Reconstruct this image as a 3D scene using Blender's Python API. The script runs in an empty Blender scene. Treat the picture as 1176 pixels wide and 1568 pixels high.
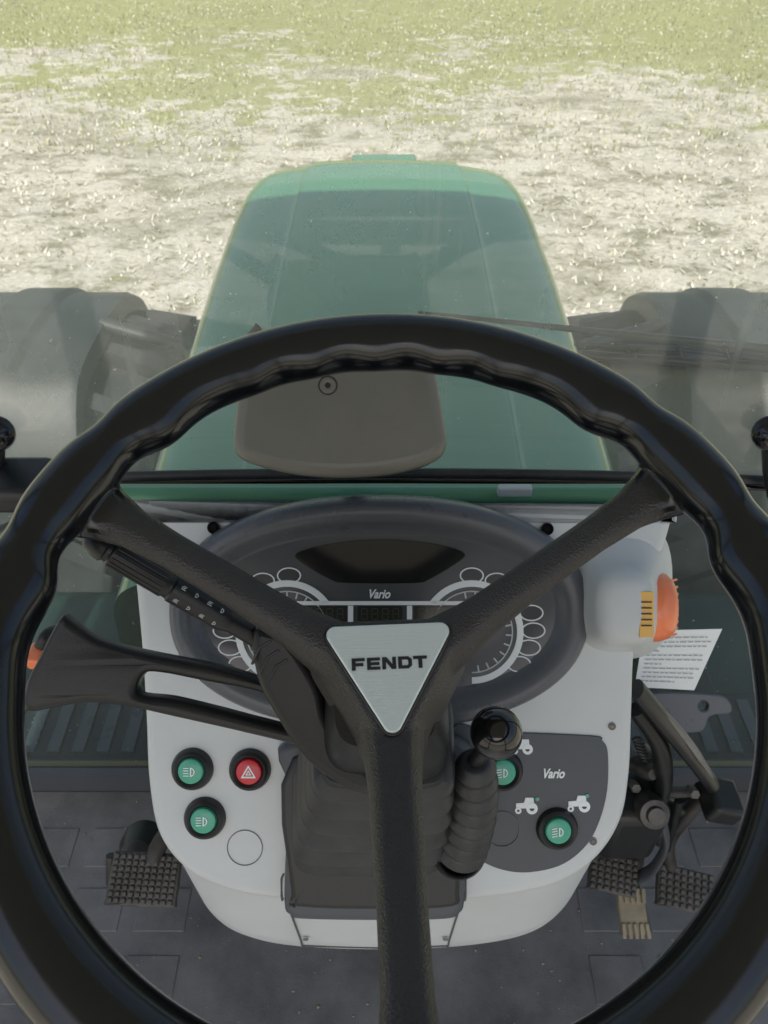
import bpy, math, random
import numpy as np
from mathutils import Vector, Matrix
random.seed(4); rng=np.random.default_rng(7)
R=math.radians
scene=bpy.context.scene
H=2.45            # eye height above the field
pt=R(42)
X=Vector((1,0,0)); U=Vector((0,math.sin(pt),math.cos(pt))); F=Vector((0,math.cos(pt),-math.sin(pt)))
FL=1178.0
def S(x,y,d): return X*((x-588)*d/FL)+U*((784-y)*d/FL)+F*d
def frame(o,ux,uy,uz):
    m=Matrix.Identity(4)
    for i,c in enumerate((ux,uy,uz)):
        for j in range(3): m[j][i]=c[j]
    m.translation=o
    return m
# ------------------------------------------------------------ materials
def mat(name,col,rough=.5,metal=0.,coat=0.,bump=0.,bscale=400.,var=0.,vscale=6.,spec=.5):
    m=bpy.data.materials.new(name); m.use_nodes=True
    nt=m.node_tree; b=nt.nodes['Principled BSDF']
    b.inputs['Base Color'].default_value=(*col,1); b.inputs['Roughness'].default_value=rough
    b.inputs['Metallic'].default_value=metal; b.inputs['Coat Weight'].default_value=coat
    b.inputs['Coat Roughness'].default_value=.12
    b.inputs['Specular IOR Level'].default_value=spec
    tc=nt.nodes.new('ShaderNodeTexCoord')
    if var>0:
        n=nt.nodes.new('ShaderNodeTexNoise'); n.inputs['Scale'].default_value=vscale; n.inputs['Detail'].default_value=5
        n.inputs['Roughness'].default_value=.65
        nt.links.new(tc.outputs['Object'],n.inputs['Vector'])
        cr=nt.nodes.new('ShaderNodeValToRGB')
        cr.color_ramp.elements[0].position=.3; cr.color_ramp.elements[1].position=.7
        cr.color_ramp.elements[0].color=(*[c*(1-var) for c in col],1)
        cr.color_ramp.elements[1].color=(*[min(1,c*(1+var)+var*.01) for c in col],1)
        nt.links.new(n.outputs['Fac'],cr.inputs['Fac']); nt.links.new(cr.outputs['Color'],b.inputs['Base Color'])
        mr=nt.nodes.new('ShaderNodeMapRange'); mr.inputs['To Min'].default_value=max(0.03,rough-.1); mr.inputs['To Max'].default_value=min(1,rough+.12)
        nt.links.new(n.outputs['Fac'],mr.inputs['Value']); nt.links.new(mr.outputs['Result'],b.inputs['Roughness'])
    if bump>0:
        n2=nt.nodes.new('ShaderNodeTexNoise'); n2.inputs['Scale'].default_value=bscale; n2.inputs['Detail'].default_value=2
        nt.links.new(tc.outputs['Object'],n2.inputs['Vector'])
        bp=nt.nodes.new('ShaderNodeBump'); bp.inputs['Strength'].default_value=bump; bp.inputs['Distance'].default_value=.001
        nt.links.new(n2.outputs['Fac'],bp.inputs['Height']); nt.links.new(bp.outputs['Normal'],b.inputs['Normal'])
    return m
M={}
M['black']=mat('black_plastic',(.011,.012,.0125),.34,bump=.2,bscale=1200,var=.2,vscale=30)
M['rubber']=mat('black_rubber',(.034,.036,.038),.40,bump=.2,bscale=700,var=.3,vscale=40)
M['gloss']=mat('gloss_black',(.006,.006,.007),.10,coat=.5)
M['grey']=mat('light_grey_plastic',(.60,.635,.635),.38,bump=.12,bscale=1500,var=.05,vscale=9)
M['seam']=mat('seam',(.10,.105,.105),.7)
M['dark']=mat('dark_grey_plastic',(.072,.081,.092),.44,bump=.12,bscale=1500,var=.08,vscale=12)
M['bezel']=mat('bezel_grey',(.105,.115,.128),.28,bump=.06,bscale=1500,var=.08,vscale=10)
M['face']=mat('cluster_face',(.075,.082,.088),.26,coat=.4)
M['screen']=mat('screen_black',(.008,.009,.010),.1,coat=.8)
M['lens']=mat('indicator_dark',(.045,.050,.054),.25,coat=.4)
M['lcd']=mat('lcd_olive',(.030,.034,.026),.2,coat=.5)
M['seg']=mat('lcd_segment_off',(.062,.068,.052),.3)
M['white']=mat('printed_white',(.85,.90,.91),.5)
M['ring']=mat('printed_grey',(.55,.60,.61),.5)
M['green']=mat('button_green',(.06,.40,.26),.35,coat=.3)
M['red']=mat('button_red',(.60,.02,.035),.35,coat=.3)
M['orange']=mat('orange_lens',(.92,.24,.09),.30,coat=.5)
M['yellow']=mat('yellow_label',(.88,.52,.13),.5)
M['taupe']=mat('taupe_plastic',(.185,.180,.150),.36,bump=.12,bscale=1200,var=.06,vscale=15)
M['taupe2']=mat('taupe_shadow_gap',(.05,.05,.045),.5)
M['paint']=mat('tractor_green_paint',(.105,.285,.145),.22,coat=.7,var=.10,vscale=3)
M['frame']=mat('frame_green_paint',(.09,.28,.16),.35,coat=.4,var=.1)
M['mat']=mat('floor_mat_rubber',(.125,.130,.132),.50,bump=.4,bscale=400,var=.38,vscale=9)
M['steel']=mat('worn_steel',(.075,.072,.068),.42,metal=.5,var=.45,vscale=30,bump=.2)
M['plate_steel']=mat('painted_bracket',(.17,.165,.15),.5,var=.25,vscale=20)
M['pedal']=mat('pedal_rubber',(.07,.069,.062),.5,bump=.3,bscale=600,var=.4,vscale=30)
M['brass']=mat('pedal_worn',(.26,.23,.16),.5,var=.3,vscale=30)
M['tire']=mat('tire_rubber',(.030,.032,.033),.8,bump=.4,bscale=60,var=.5,vscale=8)
M['fender']=mat('fender_plastic',(.030,.036,.036),.5,var=.4,vscale=7)
M['engine']=mat('machine_dark_green',(.02,.045,.035),.5,var=.4,vscale=7)
M['roof']=mat('roof_liner',(.36,.36,.35),.8,var=.03)
M['paper']=mat('paper_label',(.80,.84,.84),.6)
M['ink']=mat('ink',(.02,.022,.025),.5)
M['inkg']=mat('ink_grey',(.38,.41,.42),.6)
# steering wheel: smooth rim, stippled warm-grey spokes and hub
m=mat('wheel_plastic',(.014,.015,.017),.27,var=0); M['rim']=m
nt=m.node_tree; b=nt.nodes['Principled BSDF']; tc=nt.nodes.new('ShaderNodeTexCoord'); Ln=nt.links.new
b.inputs['Specular IOR Level'].default_value=.7
ln=nt.nodes.new('ShaderNodeVectorMath'); ln.operation='LENGTH'; Ln(tc.outputs['Object'],ln.inputs[0])
ms=nt.nodes.new('ShaderNodeMapRange'); ms.inputs['From Min'].default_value=.172; ms.inputs['From Max'].default_value=.180; Ln(ln.outputs['Value'],ms.inputs['Value'])
mx=nt.nodes.new('ShaderNodeMix'); mx.data_type='RGBA'; mx.inputs[6].default_value=(.024,.022,.020,1); mx.inputs[7].default_value=(.0045,.0058,.0072,1); Ln(ms.outputs[0],mx.inputs[0]); Ln(mx.outputs[2],b.inputs['Base Color'])
rf=nt.nodes.new('ShaderNodeMapRange'); rf.inputs['To Min'].default_value=.32; rf.inputs['To Max'].default_value=.13; Ln(ms.outputs[0],rf.inputs['Value'])
sn_=nt.nodes.new('ShaderNodeTexNoise'); sn_.inputs['Scale'].default_value=22; sn_.inputs['Detail'].default_value=5; Ln(tc.outputs['Object'],sn_.inputs['Vector'])
ra=nt.nodes.new('ShaderNodeMath'); ra.operation='MULTIPLY_ADD'; Ln(sn_.outputs['Fac'],ra.inputs[0]); ra.inputs[1].default_value=.10; Ln(rf.outputs[0],ra.inputs[2]); Ln(ra.outputs[0],b.inputs['Roughness'])
vo=nt.nodes.new('ShaderNodeTexVoronoi'); vo.inputs['Scale'].default_value=900; Ln(tc.outputs['Object'],vo.inputs['Vector'])
bp=nt.nodes.new('ShaderNodeBump'); bp.inputs['Distance'].default_value=.0006; Ln(vo.outputs['Distance'],bp.inputs['Height'])
bs=nt.nodes.new('ShaderNodeMapRange'); bs.inputs['To Min'].default_value=.7; bs.inputs['To Max'].default_value=.02; Ln(ms.outputs[0],bs.inputs['Value']); Ln(bs.outputs[0],bp.inputs['Strength'])
Ln(bp.outputs['Normal'],b.inputs['Normal'])
# brushed emblem
m=mat('brushed_aluminium',(.86,.95,.92),.36,metal=.5); M['alu']=m
nt=m.node_tree; b=nt.nodes['Principled BSDF']; tc=nt.nodes.new('ShaderNodeTexCoord'); mp=nt.nodes.new('ShaderNodeMapping')
mp.inputs['Scale'].default_value=(60,2500,60); n=nt.nodes.new('ShaderNodeTexNoise'); n.inputs['Scale'].default_value=1; n.inputs['Detail'].default_value=4
nt.links.new(tc.outputs['Object'],mp.inputs['Vector']); nt.links.new(mp.outputs['Vector'],n.inputs['Vector'])
bp=nt.nodes.new('ShaderNodeBump'); bp.inputs['Strength'].default_value=.5; bp.inputs['Distance'].default_value=.0006
nt.links.new(n.outputs['Fac'],bp.inputs['Height']); nt.links.new(bp.outputs['Normal'],b.inputs['Normal'])
# dusty glass; the pale film also mixes reflected haze into the colour
def glassmat(name,dust_haze,tint,scale=3.,refl=.06):
    m=bpy.data.materials.new(name); m.use_nodes=True; nt=m.node_tree; nt.nodes.clear()
    o=nt.nodes.new('ShaderNodeOutputMaterial'); tr=nt.nodes.new('ShaderNodeBsdfTransparent'); tr.inputs['Color'].default_value=(*tint,1)
    df=nt.nodes.new('ShaderNodeBsdfDiffuse'); df.inputs['Color'].default_value=(.82,.85,.74,1)
    tl=nt.nodes.new('ShaderNodeBsdfTranslucent'); tl.inputs['Color'].default_value=(.86,.90,.77,1)
    a=nt.nodes.new('ShaderNodeMixShader'); a.inputs[0].default_value=.7
    nt.links.new(df.outputs[0],a.inputs[1]); nt.links.new(tl.outputs[0],a.inputs[2])
    tc=nt.nodes.new('ShaderNodeTexCoord'); n=nt.nodes.new('ShaderNodeTexNoise'); n.inputs['Scale'].default_value=scale; n.inputs['Detail'].default_value=8; n.inputs['Roughness'].default_value=.7
    nt.links.new(tc.outputs['Object'],n.inputs['Vector'])
    mr=nt.nodes.new('ShaderNodeMapRange'); mr.inputs['From Min'].default_value=.3; mr.inputs['From Max'].default_value=.7
    mr.inputs['To Min'].default_value=dust_haze*.75; mr.inputs['To Max'].default_value=dust_haze*1.25
    nt.links.new(n.outputs['Fac'],mr.inputs['Value'])
    # rain-dried run marks and dirt specks
    mp=nt.nodes.new('ShaderNodeMapping'); mp.inputs['Scale'].default_value=(38,4,2.2); mp.inputs['Rotation'].default_value=(0,.05,0); nt.links.new(tc.outputs['Object'],mp.inputs['Vector'])
    n3=nt.nodes.new('ShaderNodeTexNoise'); n3.inputs['Scale'].default_value=1; n3.inputs['Detail'].default_value=6; nt.links.new(mp.outputs['Vector'],n3.inputs['Vector'])
    m3=nt.nodes.new('ShaderNodeMapRange'); m3.inputs['From Min'].default_value=.60; m3.inputs['From Max'].default_value=.78; m3.inputs['To Min'].default_value=0; m3.inputs['To Max'].default_value=dust_haze*.45; nt.links.new(n3.outputs['Fac'],m3.inputs['Value'])
    v3=nt.nodes.new('ShaderNodeTexNoise'); v3.inputs['Scale'].default_value=170; v3.inputs['Detail'].default_value=1; nt.links.new(tc.outputs['Object'],v3.inputs['Vector'])
    m4=nt.nodes.new('ShaderNodeMapRange'); m4.inputs['From Min'].default_value=.76; m4.inputs['From Max'].default_value=.80; m4.inputs['To Min'].default_value=0; m4.inputs['To Max'].default_value=.45; nt.links.new(v3.outputs['Fac'],m4.inputs['Value'])
    s1=nt.nodes.new('ShaderNodeMath'); s1.operation='ADD'; nt.links.new(mr.outputs[0],s1.inputs[0]); nt.links.new(m3.outputs[0],s1.inputs[1])
    s2=nt.nodes.new('ShaderNodeMath'); s2.operation='ADD'; s2.use_clamp=True; nt.links.new(s1.outputs[0],s2.inputs[0]); nt.links.new(m4.outputs[0],s2.inputs[1])
    mx=nt.nodes.new('ShaderNodeMixShader'); nt.links.new(s2.outputs[0],mx.inputs[0])
    nt.links.new(tr.outputs[0],mx.inputs[1]); nt.links.new(a.outputs[0],mx.inputs[2])
    gl=nt.nodes.new('ShaderNodeBsdfGlossy'); gl.inputs['Roughness'].default_value=.03
    lw=nt.nodes.new('ShaderNodeLayerWeight'); lw.inputs['Blend'].default_value=.5
    pw=nt.nodes.new('ShaderNodeMath'); pw.operation='POWER'; nt.links.new(lw.outputs['Facing'],pw.inputs[0]); pw.inputs[1].default_value=4.
    ma=nt.nodes.new('ShaderNodeMath'); ma.operation='MULTIPLY_ADD'; nt.links.new(pw.outputs[0],ma.inputs[0]); ma.inputs[1].default_value=.8; ma.inputs[2].default_value=refl; ma.use_clamp=True
    m2=nt.nodes.new('ShaderNodeMixShader'); nt.links.new(ma.outputs[0],m2.inputs[0]); nt.links.new(mx.outputs[0],m2.inputs[1]); nt.links.new(gl.outputs[0],m2.inputs[2])
    nt.links.new(m2.outputs[0],o.inputs['Surface']); return m
M['glass']=glassmat('dusty_haze_windscreen_glass',.28,(.97,.99,.96))
M['glass2']=glassmat('side_glass',.08,(.66,.76,.72),refl=.03)

# ------------------------------------------------------------ helpers
COL=scene.collection
def empty(name,mw=None):
    o=bpy.data.objects.new(name,None); COL.objects.link(o); o.empty_display_size=.05
    if mw is not None: o.matrix_world=mw
    return o
def finish(me,name,m,parent,smooth=True,ang=35):
    if m: 
        me.materials.clear(); me.materials.append(m)
    if smooth:
        me.polygons.foreach_set('use_smooth',[True]*len(me.polygons))
        me.set_sharp_from_angle(angle=R(ang))
    o=bpy.data.objects.new(name,me); COL.objects.link(o)
    if parent: o.parent=parent
    return o
def mesh(name,v,f,m,parent=None,smooth=True,ang=35):
    me=bpy.data.meshes.new(name); me.from_pydata([tuple(p) for p in v],[],f); me.update()
    import bmesh
    bm=bmesh.new(); bm.from_mesh(me); bmesh.ops.recalc_face_normals(bm,faces=bm.faces); bm.to_mesh(me); bm.free()
    return finish(me,name,m,parent,smooth,ang)
def loft(name,rings,m,parent=None,cap0=True,cap1=True,closed=True,ang=35):
    n=len(rings[0]); v=[p for r in rings for p in r]; f=[]
    for i in range(len(rings)-1):
        for j in range(n if closed else n-1):
            k=(j+1)%n; f.append((i*n+j,i*n+k,(i+1)*n+k,(i+1)*n+j))
    if cap0: f.append(tuple(range(n)))
    if cap1: f.append(tuple(range((len(rings)-1)*n,len(rings)*n)))
    return mesh(name,v,f,m,parent,ang=ang)
def cr(pts,n=8,closed=True):
    out=[]; N=len(pts); P=[Vector(p) for p in pts]
    for i in range(N if closed else N-1):
        if closed: a,b,c,d=P[(i-1)%N],P[i],P[(i+1)%N],P[(i+2)%N]
        else: a,b,c,d=P[max(i-1,0)],P[i],P[i+1],P[min(i+2,N-1)]
        for k in range(n):
            t=k/n
            out.append(.5*((2*b)+(c-a)*t+(2*a-5*b+4*c-d)*t*t+(-a+3*b-3*c+d)*t**3))
    if not closed: out.append(P[-1])
    return out
def plate(name,outs,z,half,bev,m,parent,res=3,ang=35):
    cu=bpy.data.curves.new(name,'CURVE'); cu.dimensions='2D'; cu.fill_mode='BOTH'
    for pts in outs:
        sp=cu.splines.new('POLY'); sp.points.add(len(pts)-1)
        for i,q in enumerate(pts): sp.points[i].co=(q[0],q[1],0,1)
        sp.use_cyclic_u=True
    cu.extrude=max(half-bev,0); cu.bevel_depth=bev; cu.bevel_resolution=res; cu.offset=-bev
    o=bpy.data.objects.new(name+'_c',cu); COL.objects.link(o)
    dg=bpy.context.evaluated_depsgraph_get(); me=bpy.data.meshes.new_from_object(o.evaluated_get(dg))
    bpy.data.objects.remove(o)
    me.transform(Matrix.Translation((0,0,z))); me.name=name
    return finish(me,name,m,parent,ang=ang)
def text(name,body,cx,cy,z,w,h,m,parent,shear=0,off=0,ext=.0002):
    cu=bpy.data.curves.new(name,'FONT'); cu.body=body; cu.size=1; cu.shear=shear; cu.offset=off; cu.extrude=.01
    cu.align_x='CENTER'; cu.align_y='CENTER'
    o=bpy.data.objects.new(name+'_c',cu); COL.objects.link(o)
    dg=bpy.context.evaluated_depsgraph_get(); me=bpy.data.meshes.new_from_object(o.evaluated_get(dg)); bpy.data.objects.remove(o)
    co=np.array([v.co[:] for v in me.vertices]); mn=co.min(0); mx=co.max(0)
    co=(co-(mn+mx)/2)/(mx-mn); co*=np.array([w,h,ext*2]); co+=np.array([cx,cy,z])
    me.vertices.foreach_set('co',co.ravel()); me.update()
    return finish(me,name,m,parent,smooth=False)
def tube(name,pts,rad,m,parent=None,seg=16,sm=0,fx=1.,fy=1.,up=None,ang=40):
    P=[Vector(p) for p in pts]; rr=list(rad) if hasattr(rad,'__len__') else [rad]*len(P)
    if sm:
        Q=cr(P,sm,False); q=[]
        for i in range(len(P)-1):
            for k in range(sm): q.append(rr[i]+(rr[i+1]-rr[i])*k/sm)
        q.append(rr[-1]); P,rr=Q,q
    rings=[]; a=Vector(up) if up else Vector((0,0,1))
    for i,p in enumerate(P):
        t=(P[min(i+1,len(P)-1)]-P[max(i-1,0)]).normalized()
        if i==0 and abs(t.dot(a))>.95: a=Vector((0,1,0))
        s=t.cross(a).normalized(); a=s.cross(t).normalized()
        rings.append([p+s*(math.cos(2*math.pi*k/seg)*rr[i]*fx)+a*(math.sin(2*math.pi*k/seg)*rr[i]*fy) for k in range(seg)])
    return loft(name,rings,m,parent,ang=ang)
def lathe(name,prof,o,m,parent,axis=(0,0,1),seg=40,ang=35):
    ax=Vector(axis).normalized(); s=ax.orthogonal().normalized(); t=ax.cross(s); o=Vector(o)
    rings=[[o+ax*z+(s*math.cos(2*math.pi*k/seg)+t*math.sin(2*math.pi*k/seg))*r for k in range(seg)] for r,z in prof]
    return loft(name,rings,m,parent,ang=ang)
def box(name,c,h,m,parent=None,bev=0.,rot=None):
    v=[];c=Vector(c)
    for sx in(-1,1):
        for sy in(-1,1):
            for sz in(-1,1):
                q=Vector((sx*h[0],sy*h[1],sz*h[2])); 
                if rot: q=rot@q
                v.append(c+q)
    f=[(0,1,3,2),(4,6,7,5),(0,4,5,1),(2,3,7,6),(0,2,6,4),(1,5,7,3)]
    o=mesh(name,v,f,m,parent,smooth=bev>0)
    if bev>0:
        b=o.modifiers.new('b','BEVEL'); b.width=bev; b.segments=3; b.limit_method='ANGLE'
        o.data.polygons.foreach_set('use_smooth',[True]*len(o.data.polygons))
    return o
def circ(cx,cy,r,n=32,ry=None):
    ry=ry or r
    return [(cx+r*math.cos(2*math.pi*i/n),cy+ry*math.sin(2*math.pi*i/n)) for i in range(n)]

# ------------------------------------------------------------ DASHBOARD
k=.66/FL
D=lambda x,y:((x-588)*k,(784-y)*k)
dash=empty('dashboard',frame(F*.66,X,U,-F))
outl=[(196,778),(400,774),(588,773),(800,774),(1026,778),(1033,800),(1015,860),(990,930),(977,1000),(973,1100),(969,1190),(955,1262),(915,1322),(850,1362),(740,1383),(588,1390),(440,1385),(350,1370),(285,1340),(240,1285),(223,1205),(218,1100),(212,1000),(203,900),(195,800)]
O=[D(q[0],q[1]) for q in cr(outl,6)]
def shr(O,s,c,dx=0,dy=0):
    n=len(O); out=[]
    for i in range(n):
        a=Vector(O[i-1]);b=Vector(O[(i+1)%n]); t=(b-a)
        if t.length<1e-9: t=Vector((1,0))
        t.normalize(); nn=Vector((t.y,-t.x))
        p=Vector(O[i])+nn*s
        out.append(Vector((p.x+dx,p.y+dy,c)))
    return out
rings=[shr(O,.012,.0),shr(O,.009,-.0004),shr(O,.005,-.0022),shr(O,.002,-.006),shr(O,0,-.012),shr(O,-.0005,-.02)]
for t in (.03,.06,.09,.12,.135,.155): rings.append(shr(O,.06*t,-.02-.669*t,0,-.743*t))
rings.append(shr(O,.014,-.02-.669*.167,0,-.743*.167)); rings.append(shr(O,.03,-.02-.669*.172,0,-.743*.172))
loft('housing',rings,M['grey'],dash)
def ell(cx,cy,rx,ry,c,n=96,e=2.0,vis=0):
    out=[]
    for i in range(n):
        t=2*math.pi*i/n; co,si=math.cos(t),math.sin(t)
        x=abs(co)**(2/e)*(1 if co>0 else -1)*rx; y=abs(si)**(2/e)*(1 if si>0 else -1)*ry
        a,b=D(cx+x,cy-y); out.append(Vector((a,b,c+vis*max(0,si)**1.3)))
    return out
prof=[(322,180,-.004,0),(321,179,.002,.002),(317,176,.007,.008),(310,170,.011,.014),(300,160,.0125,.017),(288,147,.011,.018),(282,139,.008,.014),(276,132,.004,.006),(271,126,.0022,.001),(267,121,.0014,0)]
loft('bezel',[ell(581,937+(182-b)*.03,a,b,c,vis=v,e=2.25) for a,b,c,v in prof],M['bezel'],dash,cap0=False,cap1=False,ang=60)
loft('cluster_face',[ell(581,938,269,123,.0016,e=2.25)],M['face'],dash,cap1=False)
z0=.0022
scr=[(452,850),(480,838),(530,829),(585,826),(640,829),(690,838),(712,850),(690,868),(655,888),(640,892),(588,893),(525,892),(508,888),(472,868)]
plate('display_screen',[[D(q[0],q[1]) for q in cr(scr,4)]],z0,.0006,.0003,M['screen'],dash)
def arc(name,cx,cy,r,w,a0,a1,m,z,parent=dash,n=40,half=.0005):
    pts=[]
    for i in range(n+1):
        t=R(a0+(a1-a0)*i/n); pts.append(D(cx+(r+w/2)*math.cos(t),cy-(r+w/2)*math.sin(t)))
    for i in range(n,-1,-1):
        t=R(a0+(a1-a0)*i/n); pts.append(D(cx+(r-w/2)*math.cos(t),cy-(r-w/2)*math.sin(t)))
    return plate(name,[pts],z,half,.0002,m,parent,res=1)
arc('gauge_ring_1',440,967,74,10,36,250,M['white'],z0)
arc('gauge_ring_2',722,967,74,10,-90,144,M['white'],z0)
arc('gauge_scale_1',440,967,62,2,10,250,M['ring'],z0)
arc('gauge_scale_2',722,967,62,2,-90,170,M['ring'],z0)
for i in range(13):
    for cx,a in((440,60+i*15),(722,-80+i*15)):
        t=R(a); x0,y0=cx+52*math.cos(t),967-52*math.sin(t); x1,y1=cx+61*math.cos(t),967-61*math.sin(t)
        nx,ny=math.sin(t)*1.2,math.cos(t)*1.2
        plate('tick',[[D(x0-nx,y0-ny),D(x1-nx,y1-ny),D(x1+nx,y1+ny),D(x0+nx,y0+ny)]],z0,.0004,0,M['ring'],dash)
def strip(name,x0,y0,x1,y1,m,z=z0,half=.0005,bev=.0001):
    return plate(name,[[D(x0,y0),D(x1,y0),D(x1,y1),D(x0,y1)]],z,half,bev,m,dash,res=1)
strip('divider',455,920,712,926,M['white'])
for x in (537,627): strip('divider_post',x-4,927,x+4,952,M['white'])
for x in (497,582,669): strip('lcd_window',x-34,928,x+34,951,M['lcd'])
for x in (497,582,669):
    for i in range(4): # unlit seven-segment digits
        cx=x-24+i*16
        for (a0,b0,a1,b1) in((-4,-8,4,-7),(-4,0,4,1),(-4,8,4,9),(-5,-7,-4,0),(4,-7,5,0),(-5,1,-4,8),(4,1,5,8)):
            plate('lcd_segment',[[D(cx+a0,939+b0),D(cx+a1,939+b0),D(cx+a1,939+b1),D(cx+a0,939+b1)]],z0+.0004,.0002,0,M['seg'],dash)
for x in (497,582,669): strip('lcd_lower',x-34,956,x+34,1010,M['lcd'])
for x,y in [(443,881),(403,889),(372,912),(352,938),(345,965),(353,991),(369,1016),(722,881),(760,889),(793,912),(813,938),(816,965),(809,991),(794,1016)]:
    plate('indicator_ring',[[D(*q) for q in circ(x,y,18.5,32,12.5)],[D(*q) for q in circ(x,y,16.4,32,10.6)]],z0,.0004,0,M['white'],dash)
    plate('indicator_lens',[[D(*q) for q in circ(x,y,16,32,10.4)]],z0-.0002,.0003,0,M['lens'],dash)
text('cluster_badge','Vario',*D(582,909),z0,32*k,14*k,M['white'],dash,shear=.35,off=.03)
def cap(x,y,r,m,h=.0015,name='screw'):
    a,b=D(x,y); 
    return lathe(name,[(0.0001,h),(r*.55*k,h),(r*.6*k,h*.2),(r*.7*k,h*.9),(r*.95*k,h*.9),(r*k,0),(r*k,-.003)],(a,b,0),m,dash,seg=24)
for x,y in((328,808),(837,810)): cap(x,y,10,M['gloss'],.004,'cap')
for x,y in((937,1112),(908,1288)): cap(x,y,6,M['plate_steel'])
pl=[(690,1118),(760,1120),(905,1126),(922,1134),(930,1152),(929,1210),(915,1262),(893,1298),(855,1325),(800,1335),(752,1325),(715,1300),(695,1270)]
plate('switch_plate',[[D(q[0],q[1]) for q in cr(pl,5)]],.0006,.0012,.0006,M['dark'],dash)
zp=.0022
def icon(kind,x,y,z,s=1.,m=None):
    m=m or M['white']
    P=lambda pts:[D(x+a*s,y+b*s) for a,b in pts]
    if kind in('lamp','fog'):
        dd=[(0+0,-6)]+[(6*math.cos(R(90-18*i)),-6*math.sin(R(90-18*i))) for i in range(1,10)]+[(0,6)]
        d2=[(1.5,-4.3)]+[(1.5+3*math.cos(R(90-18*i)),-4.3*math.sin(R(90-18*i))) for i in range(1,10)]+[(1.5,4.3)]
        plate('icon',[P(dd),P(d2)],z,.0002,0,m,dash)
        for yy in(-5,-1.7,1.7,5):
            dyy=1.5 if kind=='fog' else 0
            plate('icon',[P([(-9,yy-.6+dyy),(-2,yy-.6),(-2,yy+.6),(-9,yy+.6+dyy)])],z,.0002,0,m,dash)
    if kind=='tri':
        plate('icon',[P([(0,-10),(10,7),(-10,7)]),P([(0,-6.5),(6.8,5),(-6.8,5)])],z,.0002,0,m,dash)
        plate('icon',[P([(0,-3.5),(4,3.4),(-4,3.4)]),P([(0,-1),(1.8,2.2),(-1.8,2.2)])],z,.0002,0,m,dash)
    if kind=='tractor':
        plate('icon',[P([(-15,-3),(-4,-4),(-2,-11),(9,-11),(10,-2),(13,0),(13,4),(-15,4)])],z,.0002,0,m,dash)
        plate('icon',[P(circ(7,4,8,20)),P(circ(7,4,3.5,16))],z+.0003,.0002,0,m,dash)
        plate('icon',[P(circ(-12,7,4.5,16)),P(circ(-12,7,1.8,12))],z+.0003,.0002,0,m,dash)
def button(x,y,m,kind,base=0):
    a,b=D(x,y)
    lathe('switch_bezel',[(.0001,.0035),(20*k,.0035),(21*k,.006),(25*k,.0072),(29*k,.006),(32*k,.002),(32.5*k,-.002)],(a,b,base),M['black'],dash)
    lathe('switch_cap',[(.0001,.0085),(15*k,.0085),(18.5*k,.0078),(20*k,.006),(20.5*k,.002)],(a,b,base),m,dash)
    icon(kind,x,y,base+.0089,1.15,M['white'])
button(295,1177,M['green'],'lamp'); button(383,1178,M['red'],'tri'); button(314,1252,M['green'],'lamp')
button(768,1178,M['green'],'fog',.001); button(852,1267,M['green'],'fog',.001)
def blank(x,y,m,z):
    plate('blank_cap_groove',[[D(*q) for q in circ(x,y,27.5,40)],[D(*q) for q in circ(x,y,26.2,40)]],z,.0006,.0002,m,dash)
blank(375,1298,M['bezel'],.0001); blank(768,1268,M['bezel'],.0022)
icon('tractor',806,1232,zp,1.1); icon('tractor',886,1229,zp,1.1); icon('tractor',800,1142,zp,1.)
for x,y in((898,1217),(822,1222)):
    plate('icon_dot',[[D(*q) for q in circ(x,y,3,12)]],zp+.0003,.0002,0,M['green'],dash)
text('plate_badge','Vario',*D(848,1183),zp,32*k,15*k,M['white'],dash,shear=.35,off=.03)
sur=[(446,1128),(700,1122),(704,1200),(708,1300),(709,1370),(700,1388),(680,1396),(588,1398),(465,1396),(446,1389),(438,1372),(440,1290),(444,1200)]
plate('column_surround',[[D(q[0],q[1]) for q in cr(sur,4)]],.006,.010,.006,M['dark'],dash,ang=60)
sur2=[(452,1150),(694,1145),(700,1300),(700,1350),(690,1372),(588,1376),(460,1372),(450,1352)]
plate('column_surround_inner',[[D(q[0],q[1]) for q in cr(sur2,4)]],.014,.006,.004,M['black'],dash,ang=60)
def wallp(x,t,y=1388):
    a,b=D(x,y); return Vector((a,b-.743*t+.06*t,-.020-.669*t))
for x0,x1 in((431,440),(713,704)):
    a0,b0=D(x0,1345); a1,b1=D(x0,1372); 
    tube('joint',[Vector((a0+.002*(1 if x0<588 else -1),b0+.004,0)),Vector((a0,b0,.0)),Vector((a1,b1,-.0004)),Vector((D(x0,1383)[0],D(x0,1383)[1],-.005)),wallp(x0,0,1389),wallp(x0*.6+x1*.4,.06),wallp(x1,.13),wallp(x1,.15)],.0010,M['seam'],dash,seg=6)
tube('joint_bottom',[wallp(440,.148),wallp(588,.148,1392),wallp(704,.148)],.0009,M['seam'],dash,seg=6)
for x in(450,696):
    for t in(.012,.12): lathe('panel_screw',[(.0001,.0015),(.0022,.0012),(.003,0)],wallp(x,t)+Vector((0,-.001,.001)),M['plate_steel'],dash,axis=(0,-.7,.75),seg=16)
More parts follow.
